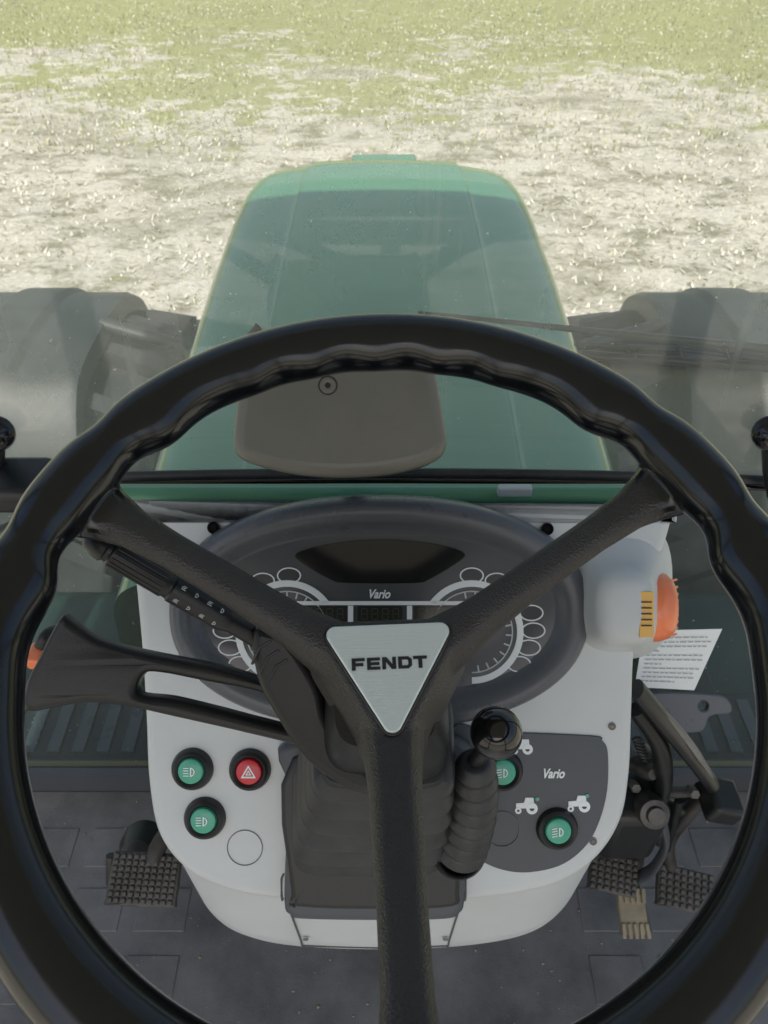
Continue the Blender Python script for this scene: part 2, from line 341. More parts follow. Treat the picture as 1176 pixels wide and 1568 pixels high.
# right hand housing with marker lamp
lp=empty('side_marker_lamp')
def rr(cx,cy,rx,ry,d,n=40,e=2.6):
    o=[]
    for i in range(n):
        t=2*math.pi*i/n; co,si=math.cos(t),math.sin(t)
        o.append(S(cx+abs(co)**(2/e)*(1 if co>0 else -1)*rx,cy-abs(si)**(2/e)*(1 if si>0 else -1)*ry,d))
    return o
loft('lamp_housing',[rr(940,900,90,110,.69,e=3),rr(945,905,78,96,.668,e=3),rr(952,915,64,82,.655,e=3),rr(955,928,54,66,.64,e=3),rr(957,930,47,58,.622,e=3),rr(959,931,40,51,.614,e=3),rr(959,931,22,32,.611)],M['grey'],lp,ang=60)
a=S(984,928,.662); ax=(X*1+(-F)*.12).normalized()
lathe('lens',[(.029,-.006),(.0305,.0),(.0302,.012),(.028,.019),(.023,.024),(.012,.027),(.0002,.0275)],a,M['orange'],lp,axis=ax,seg=48)
for i in range(-4,5):
    zz=i*.0058; hw=math.sqrt(max(.0285**2-zz**2,0))
    o=a+U*zz
    tube('lens_rib',[o+X*.014-F*hw*.98,o+X*.022-F*hw*.75,o+X*.027-F*hw*.3],.0011,M['orange'],lp,seg=6)
r3=frame(Vector(),X,U,-F).to_3x3()
box('lens_label',S(990,941,.612),(.0055,.018,.0006),M['yellow'],lp,rot=r3)
for i in range(5): box('label_line',S(990,922+i*9,.6108),(.0042,.0005,.0002),M['ink'],lp,rot=r3)

# ------------------------------------------------------------ STEERING WHEEL
el=R(74); nW=Vector((0,-math.cos(el),math.sin(el))); uW=Vector((0,math.sin(el),math.cos(el)))
Cw=-.0606*U+.396*F+X*.003
mw=frame(Cw,X,uW,nW)@Matrix.Rotation(R(2.5),4,'Z')
wheel=empty('steering_wheel',mw)
V=[];Fc=[]
def addloft(rings,cap=True,loop=False):
    b=len(V); n=len(rings[0]); 
    for r in rings: V.extend(r)
    L=len(rings)
    for i in range(L if loop else L-1):
        i2=(i+1)%L
        for j in range(n):
            q=(j+1)%n; Fc.append((b+i*n+j,b+i*n+q,b+i2*n+q,b+i2*n+j))
    if cap and not loop:
        Fc.append(tuple(b+j for j in reversed(range(n)))); Fc.append(tuple(b+(L-1)*n+j for j in range(n)))
Rr=.2025
rings=[]
NT=720; NP=32
for i in range(NT):
    th=360*i/NT
    ar=.0190; ax_=.0182; inn=0; sc_=0
    for sp in(28,152):
        d=abs((th-sp+180)%360-180)
        g=math.exp(-((d-10.5)/3.8)**2); ar*=1-.17*g; ax_*=1-.10*g
        inn+=.0040*math.exp(-((d-18.5)/4.6)**2)
        inn-=.0014*math.exp(-((d-29)/5)**2)
    if 60<th<120:
        w=min(1,(th-60)/8,(120-th)/8); sc_=w*.0013*math.cos(2*math.pi*(th-90)/12.5)
    t=R(th); ring=[]
    for j in range(NP):
        ph=2*math.pi*j/NP; c=math.cos(ph); s=math.sin(ph)
        q=max(0,-c)
        rad=Rr+ar*c-inn*q**.9-sc_*q**3
        ring.append(Vector((rad*math.cos(t),rad*math.sin(t),ax_*s)))
    rings.append(ring)
addloft(rings,loop=True)
def itp(x,xs,ys): return float(np.interp(x,xs,ys))
for sp,low in((28,0),(152,0),(270,1)):
    t=R(sp); dr=Vector((math.cos(t),math.sin(t),0)); sd=Vector((-math.sin(t),math.cos(t),0)); rings=[]
    for i in range(41):
        r=.2*i/40
        if low: hw=itp(r,[0,.03,.05,.07,.12,.16,.18,.2],[.024,.020,.0165,.0142,.0122,.0118,.014,.018])
        else: hw=itp(r,[0,.03,.05,.065,.09,.14,.165,.182,.2],[.024,.019,.0155,.0128,.0116,.0108,.0122,.0170,.026])
        zt=itp(r,[0,.035,.055,.09,.14,.185,.2],[-.050,-.050,-.046,-.034,-.0165,-.003,.004])
        hz=itp(r,[0,.04,.07,.1,.17,.2],[.02,.018,.0125,.0085,.0085,.011])
        # bevelled-top section: flat crown, chamfered shoulders, rounded back
        sec=[(-.55,1),(-.28,1.06),(0,1.08),(.28,1.06),(.55,1),(.80,.72),(.97,.30),(1,-.1),(.95,-.5),(.75,-.85),(.4,-1),(0,-1),(-.4,-1),(-.75,-.85),(-.95,-.5),(-1,-.1),(-.97,.30),(-.80,.72)]
        rings.append([dr*r+sd*(a_*hw)+Vector((0,0,zt-hz+b_*hz)) for a_,b_ in sec])
    addloft(rings)
def tri(dv,rc,z,n=10):
    o=[]
    for d in(30,150,270):
        for i in range(n+1):
            a=R(d-60+120*i/n); o.append(Vector((dv*math.cos(R(d))+rc*math.cos(a),dv*math.sin(R(d))+rc*math.sin(a),z)))
    return o
addloft([tri(.0345,.006,-.0478),tri(.0355,.008,-.0482),tri(.036,.0098,-.0505),tri(.036,.0125,-.058),tri(.0355,.0165,-.072),tri(.034,.0195,-.09),tri(.030,.0195,-.105)])
wo=mesh('rim_and_spokes',V,Fc,M['rim'],wheel)
rm=wo.modifiers.new('r','REMESH'); rm.mode='VOXEL'; rm.voxel_size=.0012; rm.use_smooth_shade=True
sm=wo.modifiers.new('s','SMOOTH'); sm.factor=.5; sm.iterations=5
plate('emblem_gasket',[[(p.x,p.y) for p in tri(.0355,.0062,0)]],-.0475,.0016,.0009,M['gloss'],wheel)
plate('emblem',[[(p.x,p.y) for p in tri(.035,.0052,0)]],-.0457,.0014,.0010,M['alu'],wheel,ang=25)
LT={'F':[[(0,0),(2.8,0),(2.8,3),(8.5,3),(8.5,5.2),(2.8,5.2),(2.8,6.8),(9.5,6.8),(9.5,9),(0,9)]],
'E':[[(0,0),(9.5,0),(9.5,2.1),(2.8,2.1),(2.8,3.5),(9,3.5),(9,5.5),(2.8,5.5),(2.8,6.9),(9.5,6.9),(9.5,9),(0,9)]],
'N':[[(0,0),(2.7,0),(2.7,5.6),(6.8,0),(10,0),(10,9),(7.3,9),(7.3,3.6),(3.2,9),(0,9)]],
'D':[[(0,0),(7.5,0),(10,2.2),(10,6.8),(7.5,9),(0,9)],[(2.8,2.2),(6.5,2.2),(7.3,3),(7.3,6),(6.5,6.8),(2.8,6.8)]],
'T':[[(3.6,0),(6.4,0),(6.4,6.8),(10,6.8),(10,9),(0,9),(0,6.8),(3.6,6.8)]]}
q_=.0425/54.5
for ch,ox in zip('FENDT',(0,11,22,33.5,44.5)):
    plate('emblem_letter_'+ch.lower(),[[((x+ox-27.2)*q_,(y-4.5)*q_-.0012) for x,y in pl_] for pl_ in LT[ch]],-.0441,.0004,0,M['ink'],wheel)

# ------------------------------------------------------------ STEERING COLUMN
col=empty('steering_column')
def sq(cx,cy,hx,hy,d,n=48,e=4.,tilt=0):
    o=[]
    for i in range(n):
        t=2*math.pi*i/n; co,si=math.cos(t),math.sin(t)
        x=abs(co)**(2/e)*(1 if co>0 else -1)*hx; y=abs(si)**(2/e)*(1 if si>0 else -1)*hy
        c=S(cx,cy,d); o.append(c+X*x+U*y-F*(y*tilt))
    return o
rings=[]
N=132
for i in range(N+1):
    t=i/N; cx=itp(t,[0,1],[588,564]); cy=itp(t,[0,1],[1128,1266]); d=itp(t,[0,1],[.54,.645])
    w=itp(t,[0,.25,1],[.043,.048,.061]); h=itp(t,[0,1],[.030,.041])
    ph=(t*5.5)%1.0; rg=(1-abs(2*ph-1))**.6
    dq=(.0095*rg-.003)*(1 if t>.06 else 0)
    rings.append(sq(cx,cy,w+dq,h+dq,d,e=6.,tilt=-.35*(1-t)))
loft('gaiter',rings,M['rubber'],col,ang=60)
loft('column_shroud',[sq(590,1060,.030,.030,.455,tilt=-.3),sq(590,1075,.036,.036,.475,tilt=-.3),sq(590,1100,.042,.036,.51,tilt=-.3),sq(590,1120,.043,.034,.54,tilt=-.2),sq(590,1128,.035,.028,.548,tilt=-.2)],M['black'],col,ang=50)
kf=.505/FL
def Sl(x,y,kk): return ((x-588)*kk,(784-y)*kk)
c2=empty('switch_carrier',frame(F*.505,X,U,-F)); 
blk=[(392,962),(420,958),(450,975),(492,1040),(510,1100),(560,1160),(600,1200),(560,1205),(520,1190),(468,1150),(425,1085),(398,1030)]
plate('switch_block',[[Sl(q[0],q[1],kf) for q in cr(blk,4)]],0,.016,.006,M['black'],c2,ang=60)
for i in range(3):
    tube('block_groove',[Vector((*Sl(392+i*12,1010+i*14,kf),.0155)),Vector((*Sl(404+i*12,985+i*14,kf),.0162)),Vector((*Sl(420+i*12,975+i*14,kf),.0162))],.0009,M['rubber'],c2,seg=6)
c2.parent=col
# indicator stalk
st=empty('indicator_stalk')
A=S(132,820,.470); B=S(395,975,.505)
ln=[A+(B-A)*t for t in(0,.02,.07,.11,.12,.14,.15,.45,.46,.48,.49,.78,.82,.84,1)]
tube('stalk',ln,[.004,.0074,.0092,.0096,.0082,.0082,.0096,.0098,.0088,.0088,.0100,.0100,.0088,.0075,.0075],M['black'],st,seg=28)
dirn=(B-A).normalized(); up=(-F-(-F).dot(dirn)*dirn).normalized(); sd=up.cross(dirn).normalized()
for a0 in (-50,-30,-10,10,30,50):
    q=(up*math.cos(R(a0))+sd*math.sin(R(a0)))*.0097
    tube('grip_rib',[A+(B-A)*.16+q,A+(B-A)*.44+q],.0006,M['black'],st,seg=6)
for i,t in enumerate((.53,.60,.68,.75)):
    for s in(-1,1):
        q=(up*math.cos(R(28*s))+sd*math.sin(R(28*s)))*.0101
        c=A+(B-A)*t+q; mr=frame(c,dirn,(q.normalized().cross(dirn)),q.normalized())
        e=empty('symbol',mr); e.parent=st
        if (i+s)%2==0: sh=[[(-.0005,-.0015),(.0010,-.0011),(.0016,0),(.0010,.0011),(-.0005,.0015)],[(-.0001,-.0010),(.0007,-.0007),(.0011,0),(.0007,.0007),(-.0001,.0010)]]
        else: sh=[[(-.0016,-.0012),(.0016,-.0012),(.0016,-.0007),(-.0016,-.0007)],[(-.0016,.0000),(.0010,-.0002),(.0010,.0004),(-.0016,.0005)],[(-.0010,.0010),(.0016,.0009),(.0016,.0013),(-.0010,.0014)]]
        plate('symbol_print',sh,0,.0002,0,M['ring'],e)
# fork shaped shuttle lever
sl=empty('shuttle_lever',frame(F*.53,X,U,-F))
kl=.53/FL
o1=[(100,941),(112,948),(150,975),(195,990),(250,1003),(330,1020),(400,1043),(435,1068),(470,1108),(498,1150),(478,1152),(430,1139),(350,1118),(270,1098),(200,1081),(140,1074),(95,1079),(58,1086),(42,1076),(48,1040),(66,1003),(86,962)]
h1=[(222,1031),(250,1030),(310,1043),(380,1058),(412,1070),(432,1092),(446,1116),(400,1106),(330,1086),(265,1069),(214,1060)]
def slm(pts): return [Sl(q[0],q[1],kl) for q in cr(pts,5)]
lv=plate('lever_fork',[slm(o1),slm(h1)],0,.0085,.0055,M['black'],sl,res=5,ang=60)
for vv in lv.data.vertices:
    x=vv.co.x; t=max(0,min(1,(-.17-x)/.07)); vv.co.z*=1-.35*math.sin(math.pi*min(1,t))+.25*t
    if x>-.2: vv.co.z+=-.012*(x+.2)/.15
# gear lever
gl=empty('gear_lever')
kc=S(760,1122,.505); g0=S(728,1165,.55); g1=S(706,1296,.632)
s=[(.0172*math.sin(math.pi*i/24)+.00001,-.0172*math.cos(math.pi*i/24)) for i in range(25)]
lathe('knob',s,kc,M['gloss'],gl,axis=(kc-g0).normalized(),seg=48,ang=80)
tube('stem',[kc+(g0-kc)*.15,kc+(g0-kc)*.38,kc+(g0-kc)*.42,g0],[.0075,.0085,.006,.006],M['black'],gl,seg=24)
pts=[];rad=[]
for i in range(121):
    t=i/120; pts.append(g0+(g1-g0)*t+Vector((.004*math.sin(t*3.1),0,0))); ph=(t*7.5)%1; rad.append(itp(t,[0,.08,.3,1],[.010,.0120,.0145,.0185])+.0046*(1-abs(2*ph-1))**.6-.001)
tube('gaiter',pts,rad,M['rubber'],gl,seg=32,ang=70)
lathe('socket_collar',[(.0165,-.010),(.021,-.005),(.022,.005),(.019,.010),(.0175,.009),(.0165,.003),(.0145,-.010)],S(702,1302,.632),M['black'],gl,axis=(-F+U*.1).normalized(),seg=40)
# ------------------------------------------------------------ column-top terminal (rear cover)
mo=empty('terminal_housing',frame(F*.60,X,U,-F))
km=.60/FL
o1=[(384,520),(400,505),(640,505),(654,520),(668,575),(681,650),(684,680),(672,702),(630,718),(580,727),(515,730),(450,725),(395,713),(366,700),(357,676),(362,620),(371,570)]
plate('cover',[[Sl(q[0],q[1],km) for q in cr(o1,6)]],-.012,.018,.010,M['taupe'],mo,res=6,ang=60)
plate('cover_rear',[[(Sl(q[0],q[1],km)[0]*.97-.001,Sl(q[0],q[1],km)[1]*.97+.0005) for q in cr(o1,6)]],-.030,.006,.003,M['black'],mo)
a,b=Sl(503,592,km)
lathe('screw',[(.0001,.0058),(.002,.0058),(.0023,.0068),(.0045,.0074),(.0058,.0072),(.0066,.0062),(.0068,.005)],(a,b,0),M['taupe'],mo,seg=28)
lathe('screw_groove',[(.0068,.0062),(.0075,.0062)],(a,b,0),M['taupe2'],mo,seg=28)
lathe('screw_recess',[(.0001,.0066),(.0024,.0066)],(a,b,0),M['taupe2'],mo,seg=6)
tube('mount_arm',[(-.03,.07,-.03),(-.03,.07,-.09),(-.03,.055,-.13)],.012,M['black'],mo)

# ------------------------------------------------------------ CAB
cab=empty('tractor_cab')
def fx(py,y):
    kk=(784-py)/FL; d=F+U*kk; return y/d.y*d.z
zf=-1.10
box('floor',(0,-.35,zf-.02),(.80,.935,.02),M['mat'],cab)
box('floor_front_wall',(0,.592,zf+.013),(.80,.006,.035),M['dark'],cab)
box('front_sill',(0,.60,fx(1198,.60)),(.80,.012,.010),M['frame'],cab,bev=.004)
box('firewall',(-.003,.578,-.80),(.235,.010,.31),M['dark'],cab,bev=.003)
def curvebar(name,x0,x1,y,z,ry,rz,m,bow=.0,n=24):
    pts=[]; 
    for i in range(n+1):
        x=x0+(x1-x0)*i/n; pts.append(Vector((x,y-bow*(x/.5)**2,z)))
    return tube(name,pts,1.,m,cab,seg=16,fx=ry,fy=rz)
curvebar('windscreen_lower_frame',-.262,.262,.56,fx(757,.56),.010,.0075,M['frame'])
curvebar('windscreen_lower_frame_lip',-.262,.262,.565,fx(748,.565),.006,.003,M['frame'])
curvebar('windscreen_seal',-.62,.62,.60,fx(728,.60),.006,.0085,M['rubber'],bow=.02)
curvebar('windscreen_seal_lip',-.62,.62,.594,fx(735,.594),.004,.003,M['gloss'],bow=.02)
box('cowl_shelf',(0,.54,-.50),(.255,.045,.006),M['dark'],cab,bev=.002)
box('seal_clip',S(788,751,.72),(.016,.004,.0055),M['ring'],cab,bev=.002)
for sg in(-1,1):
    zt=fx(760,.57)
    tube('quarter_frame',[(sg*.262,.565,zt),(sg*.268,.575,zt-.03),(sg*.262,.60,zt-.10),(sg*.252,.60,zt-.30),(sg*.25,.60,-1.06)],.009,M['frame'],cab,sm=6,seg=12)
    tube('quarter_seal',[(sg*.274,.565,zt),(sg*.280,.575,zt-.03),(sg*.274,.60,zt-.10),(sg*.264,.60,zt-.30),(sg*.262,.60,-1.06)],.006,M['rubber'],cab,sm=6,seg=12)
    mesh('quarter_window',[(sg*.262,.603,-1.07),(sg*.80,.60,-1.07),(sg*.80,.60,-.495),(sg*.262,.603,-.495)],[(0,1,2,3)],M['glass2'],cab)
    tube('front_pillar',[(sg*.76,.58,-1.1),(sg*.74,.60,-.4),(sg*.70,.66,.55)],.035,M['black'],cab,sm=4)
    tube('rear_pillar',[(sg*.78,-1.0,-1.1),(sg*.74,-1.0,.55)],.045,M['black'],cab)
    box('sill_side',(sg*.80,-.3,-1.07),(.02,.9,.05),M['dark'],cab,bev=.01)
box('roof',(0,-.2,.62),(.80,.98,.05),M['roof'],cab,bev=.03)
vs=[];fs=[];nx,nz=24,14
for i in range(nz+1):
    for j in range(nx+1):
        x=-.70+1.4*j/nx; t=i/nz; vs.append((x,.604+.10*t-.03*(x/.5)**2*(.6+.4*t),-.488+1.05*t))
for i in range(nz):
    for j in range(nx): a=i*(nx+1)+j; fs.append((a,a+1,a+nx+2,a+nx+1))
mesh('windscreen',vs,fs,M['glass'],cab)
for sx in(-1,1):
    for i in range(5):
        for j in range(7):
            x=sx*(.30+i*.09); y=.50-j*.085
            box('mat_pad',(x,y,zf+.0002),(.034,.028,.0014),M['mat'],cab,bev=.0012)
box('grab_handle_base',S(20,742,.74),(.035,.03,.014),M['black'],cab,bev=.008)
for x in(-6,1180):
    lathe('side_knob',[(.0001,.012),(.010,.011),(.016,.006),(.017,0),(.014,-.008),(.008,-.014),(.008,-.03)],S(x,664,.72),M['gloss'],cab,axis=(-F+X*(.5 if x<0 else -.5)),seg=28)
    tube('knob_arm',[S(x,664,.74),S(x-3 if x<0 else x+3,720,.74),S(x-10 if x<0 else x+10,760,.74)],.009,M['black'],cab)

# ------------------------------------------------------------ PEDALS
def pedal(parent,x,y,wpx,hpx,d,m,tilt=25,nx=9,ny=7,roll=0):
    kk=d/FL; w=wpx*kk/2; h=hpx*kk/2
    mm=frame(S(x,y,d),X,U,-F)@Matrix.Rotation(R(-tilt),4,'X')@Matrix.Rotation(R(roll),4,'Z')
    e=empty('pad',mm); e.parent=parent
    o=[(-w,-h*.8),(-w*.9,-h),(w*.85,-h),(w,-h*.7),(w*.97,h*.8),(w*.85,h),(-w*.85,h),(-w,h*.8)]
    plate('pad_plate',[[tuple(q)[:2] for q in cr(o,3)]],0,.006,.003,m,e)
    for i in range(nx):
        for j in range(ny):
            cx=-w*.86+1.72*w*i/(nx-1); cy=-h*.82+1.64*h*j/(ny-1)
            box('stud',(cx,cy,.0065),(w*.72/nx,h*.72/ny,.003),m,e,bev=.0012,rot=Matrix.Rotation(R(random.uniform(-4,4)),3,'Z'))
    return e
cl=empty('clutch_pedal')
pedal(cl,222,1346,106,74,.93,M['pedal'],roll=-3,nx=10,ny=8)
tube('arm',[S(235,1345,.945),S(240,1300,.93),S(285,1240,.87),S(330,1200,.80)],.010,M['steel'],cl,sm=5)
tube('bushing',[S(170,1310,.94),S(170,1352,.95)],.006,M['steel'],cl,seg=12)
lathe('pivot_boot',[(.0001,.02),(.02,.018),(.028,.0),(.03,-.02)],S(215,1300,1.0),M['rubber'],cl,axis=-F)
br=empty('brake_pedal')
pedal(br,938,1338,72,54,.93,M['pedal'],nx=7,ny=6,roll=-12)
pedal(br,1048,1362,84,58,.93,M['pedal'],nx=8,ny=6,roll=-12)
tube('arm_right',[S(1030,1345,.945),S(1024,1290,.92),S(1055,1245,.88),S(1085,1215,.85)],.008,M['steel'],br,sm=5)
tube('arm_left',[S(945,1330,.945),S(960,1280,.92),S(985,1250,.88)],.009,M['steel'],br,sm=5)
ac=empty('accelerator_pedal')
pedal(ac,968,1398,42,58,.97,M['brass'],nx=5,ny=2)
tube('arm',[S(968,1390,.99),S(975,1340,.98),S(985,1280,.93)],.006,M['steel'],ac,sm=4)
lk=empty('pedal_linkage')
tube('bracket_arm',[S(975,1055,.74),S(1010,1098,.76),S(1060,1160,.80),S(1092,1205,.83),S(1104,1240,.84)],[.012,.013,.012,.012,.011],M['black'],lk,sm=5,fx=1,fy=.6)
tube('bracket_arm_lit_flank',[S(1012,1088,.755),S(1040,1118,.775),S(1068,1155,.795),S(1090,1190,.818)],[.005,.007,.007,.004],M['plate_steel'],lk,sm=5,fx=1,fy=.5)  # paler strip paints the lit flank of the black arm
tube('bracket_arm_lower',[S(975,1085,.78),S(1010,1140,.80),S(1015,1200,.83),S(1000,1240,.85)],.010,M['black'],lk,sm=5)
box('clevis',S(1102,1225,.83),(.019,.022,.014),M['black'],lk,bev=.006,rot=Matrix.Rotation(R(20),3,'Y'))
lathe('pivot',[(.0001,.016),(.009,.016),(.010,.011),(.0155,.010),(.017,.004),(.017,-.02)],S(998,1242,.82),M['steel'],lk,axis=-F)
lathe('pivot_small',[(.0001,.012),(.006,.012),(.009,.006),(.010,-.02)],S(990,1180,.83),M['steel'],lk,axis=(-F+X*.3))
tube('tie_rod',[S(1008,1215,.84),S(1060,1212,.85),S(1095,1222,.85)],.006,M['steel'],lk)
tube('tie_rod_rear',[S(985,1205,.87),S(1040,1240,.88),S(1075,1205,.89)],.008,M['black'],lk,sm=4)
tube('push_rod',[S(1040,1225,.85),S(1020,1300,.92)],.005,M['black'],lk)
tube('curved_link',[S(1012,1250,.85),S(1020,1290,.88),S(1000,1330,.91),S(975,1345,.93)],.008,M['dark'],lk,sm=5,fx=1.3,fy=.5)
tube('valve_hose',[S(980,1140,.86),S(1005,1175,.90),S(975,1225,.92),S(1010,1290,.97)],.006,M['rubber'],lk,sm=6)
for x,y,d in((1018,1186,.84),(972,1205,.84),(1062,1214,.838)):
    lathe('bolt',[(.0001,.006),(.005,.006),(.006,.003),(.006,-.01)],S(x,y,d),M['plate_steel'],lk,axis=-F,seg=6)
tube('return_spring',[S(975,1130,.82)+X*.005*math.cos(i*.9)+F*.005*math.sin(i*.9)+(S(1010,1215,.86)-S(975,1130,.82))*(i/120) for i in range(121)],.0012,M['steel'],lk,seg=6)
box('linkage_housing',S(960,1250,.87),(.032,.03,.05),M['black'],lk,bev=.012)
# ------------------------------------------------------------ paper notice and bracket
pn=empty('instruction_sticker')
c=[S(986,966,.80),S(1106,963,.83),S(1063,1057,.84),S(972,1052,.81)]
vv=c+[q+F*.001 for q in c]
mesh('sheet',vv,[(0,1,2,3),(7,6,5,4),(0,4,5,1),(1,5,6,2),(2,6,7,3),(3,7,4,0)],M['paper'],pn,smooth=False)
def bil(s,t): return (c[0]*(1-s)+c[1]*s)*(1-t)+(c[3]*(1-s)+c[2]*s)*t-F*.0012
for i in range(11):
    t=.12+.075*i; s0=.08; 
    while s0<.88:
        s1=min(.92,s0+random.uniform(.03,.10))
        mesh('text_line',[bil(s0,t),bil(s1,t),bil(s1,t+.018),bil(s0,t+.018)],[(0,1,2,3)],M['inkg'],pn,smooth=False); s0=s1+.02
        if random.random()<.06: break
bk=empty('side_bracket',frame(F*.88,X,U,-F))
kb=.88/FL
plate('bracket_plate',[[Sl(q[0],q[1],kb) for q in cr([(985,1062),(1085,1062),(1112,1070),(1117,1090),(1085,1096),(1070,1120),(1010,1118),(985,1100)],4)],[Sl(*q,kb) for q in circ(1075,1080,8,20)]],0,.004,.002,M['bezel'],bk)
om=empty('marker_reflector')
box('reflector',S(57,1004,.60),(.006,.010,.006),M['orange'],om,bev=.003)
tube('reflector_stem',[S(62,990,.60),S(72,972,.60),S(95,962,.62)],.005,M['black'],om,sm=4)
# ------------------------------------------------------------ WIPER
wp=empty('windscreen_wiper')
def oy(x,y,off=.02):
    d=F+U*((784-y)/FL)+X*((x-588)/FL)
    t=(.62+off)/d.y
    for _ in range(8):
        P=d*t; T=(P.z+.488)/1.05; yg=.604+.10*T-.03*(P.x/.5)**2*(.6+.4*T)+off; t=yg/d.y
    return d*t
tube('arm',[oy(640,478),oy(900,506),oy(1200,536)],[.0014,.0030,.0045],M['gloss'],wp,sm=5,seg=10)
tube('arm_spring',[oy(830,500),oy(1200,546)],.0020,M['gloss'],wp,seg=10)
tube('blade',[oy(888,543,.012),oy(1200,565,.012)],.0045,M['gloss'],wp,seg=10)
tube('blade_rail',[oy(880,526,.014),oy(1050,536,.018),oy(1200,554,.014)],.0025,M['gloss'],wp,seg=10)
for x in(960,1040,1110): tube('blade_claw',[oy(x,532,.014),oy(x+8,552,.012)],.002,M['gloss'],wp,seg=8)

# ------------------------------------------------------------ TRACTOR FRONT
hd=empty('tractor_hood')
cs=[(0,0),(.10,-.002),(.19,-.006),(.205,-.012),(.22,-.016),(.29,-.026),(.335,-.042),(.358,-.07),(.368,-.12),(.374,-.30),(.376,-.6)]
half=[(-x,z) for x,z in reversed(cs[1:])]+cs
sts=[(.68,-.705,1.0,1),(.9,-.69,1.0,1),(1.2,-.664,1.0,1),(1.5,-.640,.99,1),(1.75,-.626,.97,1),(1.88,-.623,.955,1),(1.97,-.626,.93,1),(2.04,-.638,.90,1),(2.08,-.655,.87,1),(2.11,-.69,.84,1),(2.13,-.76,.82,1),(2.15,-.95,.80,.9),(2.14,-1.25,.79,.5)]
dense=[]
for i in range(len(sts)-1):
    for q in range(4):
        t=q/4; dense.append([sts[i][j]*(1-t)+sts[i+1][j]*t for j in range(4)])
dense.append(sts[-1])
sn=cr([Vector((x,z)) for x,z in half],3,False)
mesh_r=[[Vector((p.x*w,y,z+p.y*sc)) for p in sn] for y,z,w,sc in dense]
loft('hood_shell',mesh_r,M['paint'],hd,cap0=False,cap1=False,closed=False,ang=50)
box('hood_front_catch',(0,2.08,-.657),(.085,.03,.012),M['paint'],hd,bev=.01)
box('grille',(0,2.11,-1.1),(.28,.03,.25),M['black'],hd,bev=.02)
for sg in(-1,1):
    tube('hood_seam',[(sg*.20*w_,y,z-.0095) for y,z,w_,_ in sts[:7]],.003,M['paint'],hd,sm=4,seg=8)
    box('frame_rail',(sg*.22,1.4,-1.75),(.06,1.2,.12),M['engine'],hd,bev=.01)
    box('engine_side',(sg*.33,1.1,-1.35),(.05,.40,.30),M['engine'],hd,bev=.03)
    for i in range(4): tube('hose',[(sg*(.40+.01*i),.75+.1*i,-1.2),(sg*(.43+.01*i),.9+.15*i,-1.5+.06*i),(sg*.36,1.2+.1*i,-1.6)],.018,M['black'],hd,sm=5)
box('engine_block',(0,1.35,-1.35),(.26,.68,.38),M['engine'],hd,bev=.04)
def wheelobj(sg):
    w=empty('front_tractor_wheel'); cy,cz=1.92,-1.80; wx=.85
    prof=[(.36,-.20),(.42,-.235),(.55,-.25),(.63,-.245),(.665,-.215),(.675,-.1),(.68,0),(.675,.1),(.665,.215),(.63,.245),(.55,.25),(.42,.235),(.36,.20)]
    lathe('tire',prof+[(.34,0)],(sg*wx,cy,cz),M['tire'],w,axis=(1,0,0),seg=72)
    vs=[];fs=[]
    for i in range(22):
        for sd_ in(-1,1):
            a0=2*math.pi*(i+(.5 if sd_>0 else 0))/22
            P=[]
            for (xx,da) in((.0,0),(.12,.07),(.255,.15)):
                for th in(-.035,.035):
                    for r in(.66,.72 if xx<.2 else .70):
                        an=a0+da+th; P.append((sg*wx+sd_*xx,cy+r*math.cos(an),cz+r*math.sin(an)))
            b=len(vs); vs+=P
            for q in(0,4): fs+=[(b+q,b+q+1,b+q+5,b+q+4),(b+q+2,b+q+6,b+q+7,b+q+3),(b+q+1,b+q+3,b+q+7,b+q+5)]
            fs+=[(b,b+2,b+3,b+1),(b+8,b+9,b+11,b+10)]
    mesh('tread_lugs',vs,fs,M['tire'],w,smooth=False)
    lathe('wheel_rim',[(.0001,.05),(.1,.06),(.14,.02),(.30,.0),(.34,.1),(.37,.19)],(sg*wx,cy,cz),M['paper'],w,axis=(sg,0,0),seg=48)
    f=empty('front_fender'); rings=[]
    pr=[(2.34,-1.30),(2.27,-1.13),(2.12,-1.04),(1.95,-1.015),(1.70,-1.02),(1.60,-1.07),(1.50,-1.20),(1.44,-1.32)]
    pr=cr([Vector(q) for q in pr],4,False)
    for q in pr:
        rings.append([Vector((sg*(.975+dx),q.x,q.y+dz)) for dx,dz in((-.215,-.06),(-.21,-.01),(-.19,.0),(-.06,.0),(-.04,.014),(.08,.014),(.10,0),(.22,.0),(.235,-.012),(.24,-.06),(.225,-.02),(0,-.012),(-.195,-.018))])
    loft('fender_shell',rings,M['fender'],f,ang=30)
    tube('fender_stay',[(sg*.55,cy,cz+.1),(sg*.56,cy,cz+.70),(sg*.78,cy,cz+.77)],.02,M['fender'],f)
for sg in(-1,1): wheelobj(sg)
axl=empty('front_axle')
tube('axle_beam',[(-.70,1.92,-1.80),(.70,1.92,-1.80)],.09,M['engine'],axl)
for sg in(-1,1):
    t=empty('fuel_tank' if sg<0 else 'battery_box')
    box('tank_body',(sg*.66,.98,-1.66),(.24,.24,.34),M['engine'],t,bev=.05)
    box('tread_step',(sg*.62,.80,-1.27),(.20,.07,.012),M['fender'],t,bev=.004)
    box('step_bracket',(sg*.62,.88,-1.31),(.03,.10,.04),M['fender'],t,bev=.004)
    for i in range(8): box('step_slot',(sg*.62-.16+.045*i,.80,-1.256),(.011,.055,.003),M['bezel'],t)

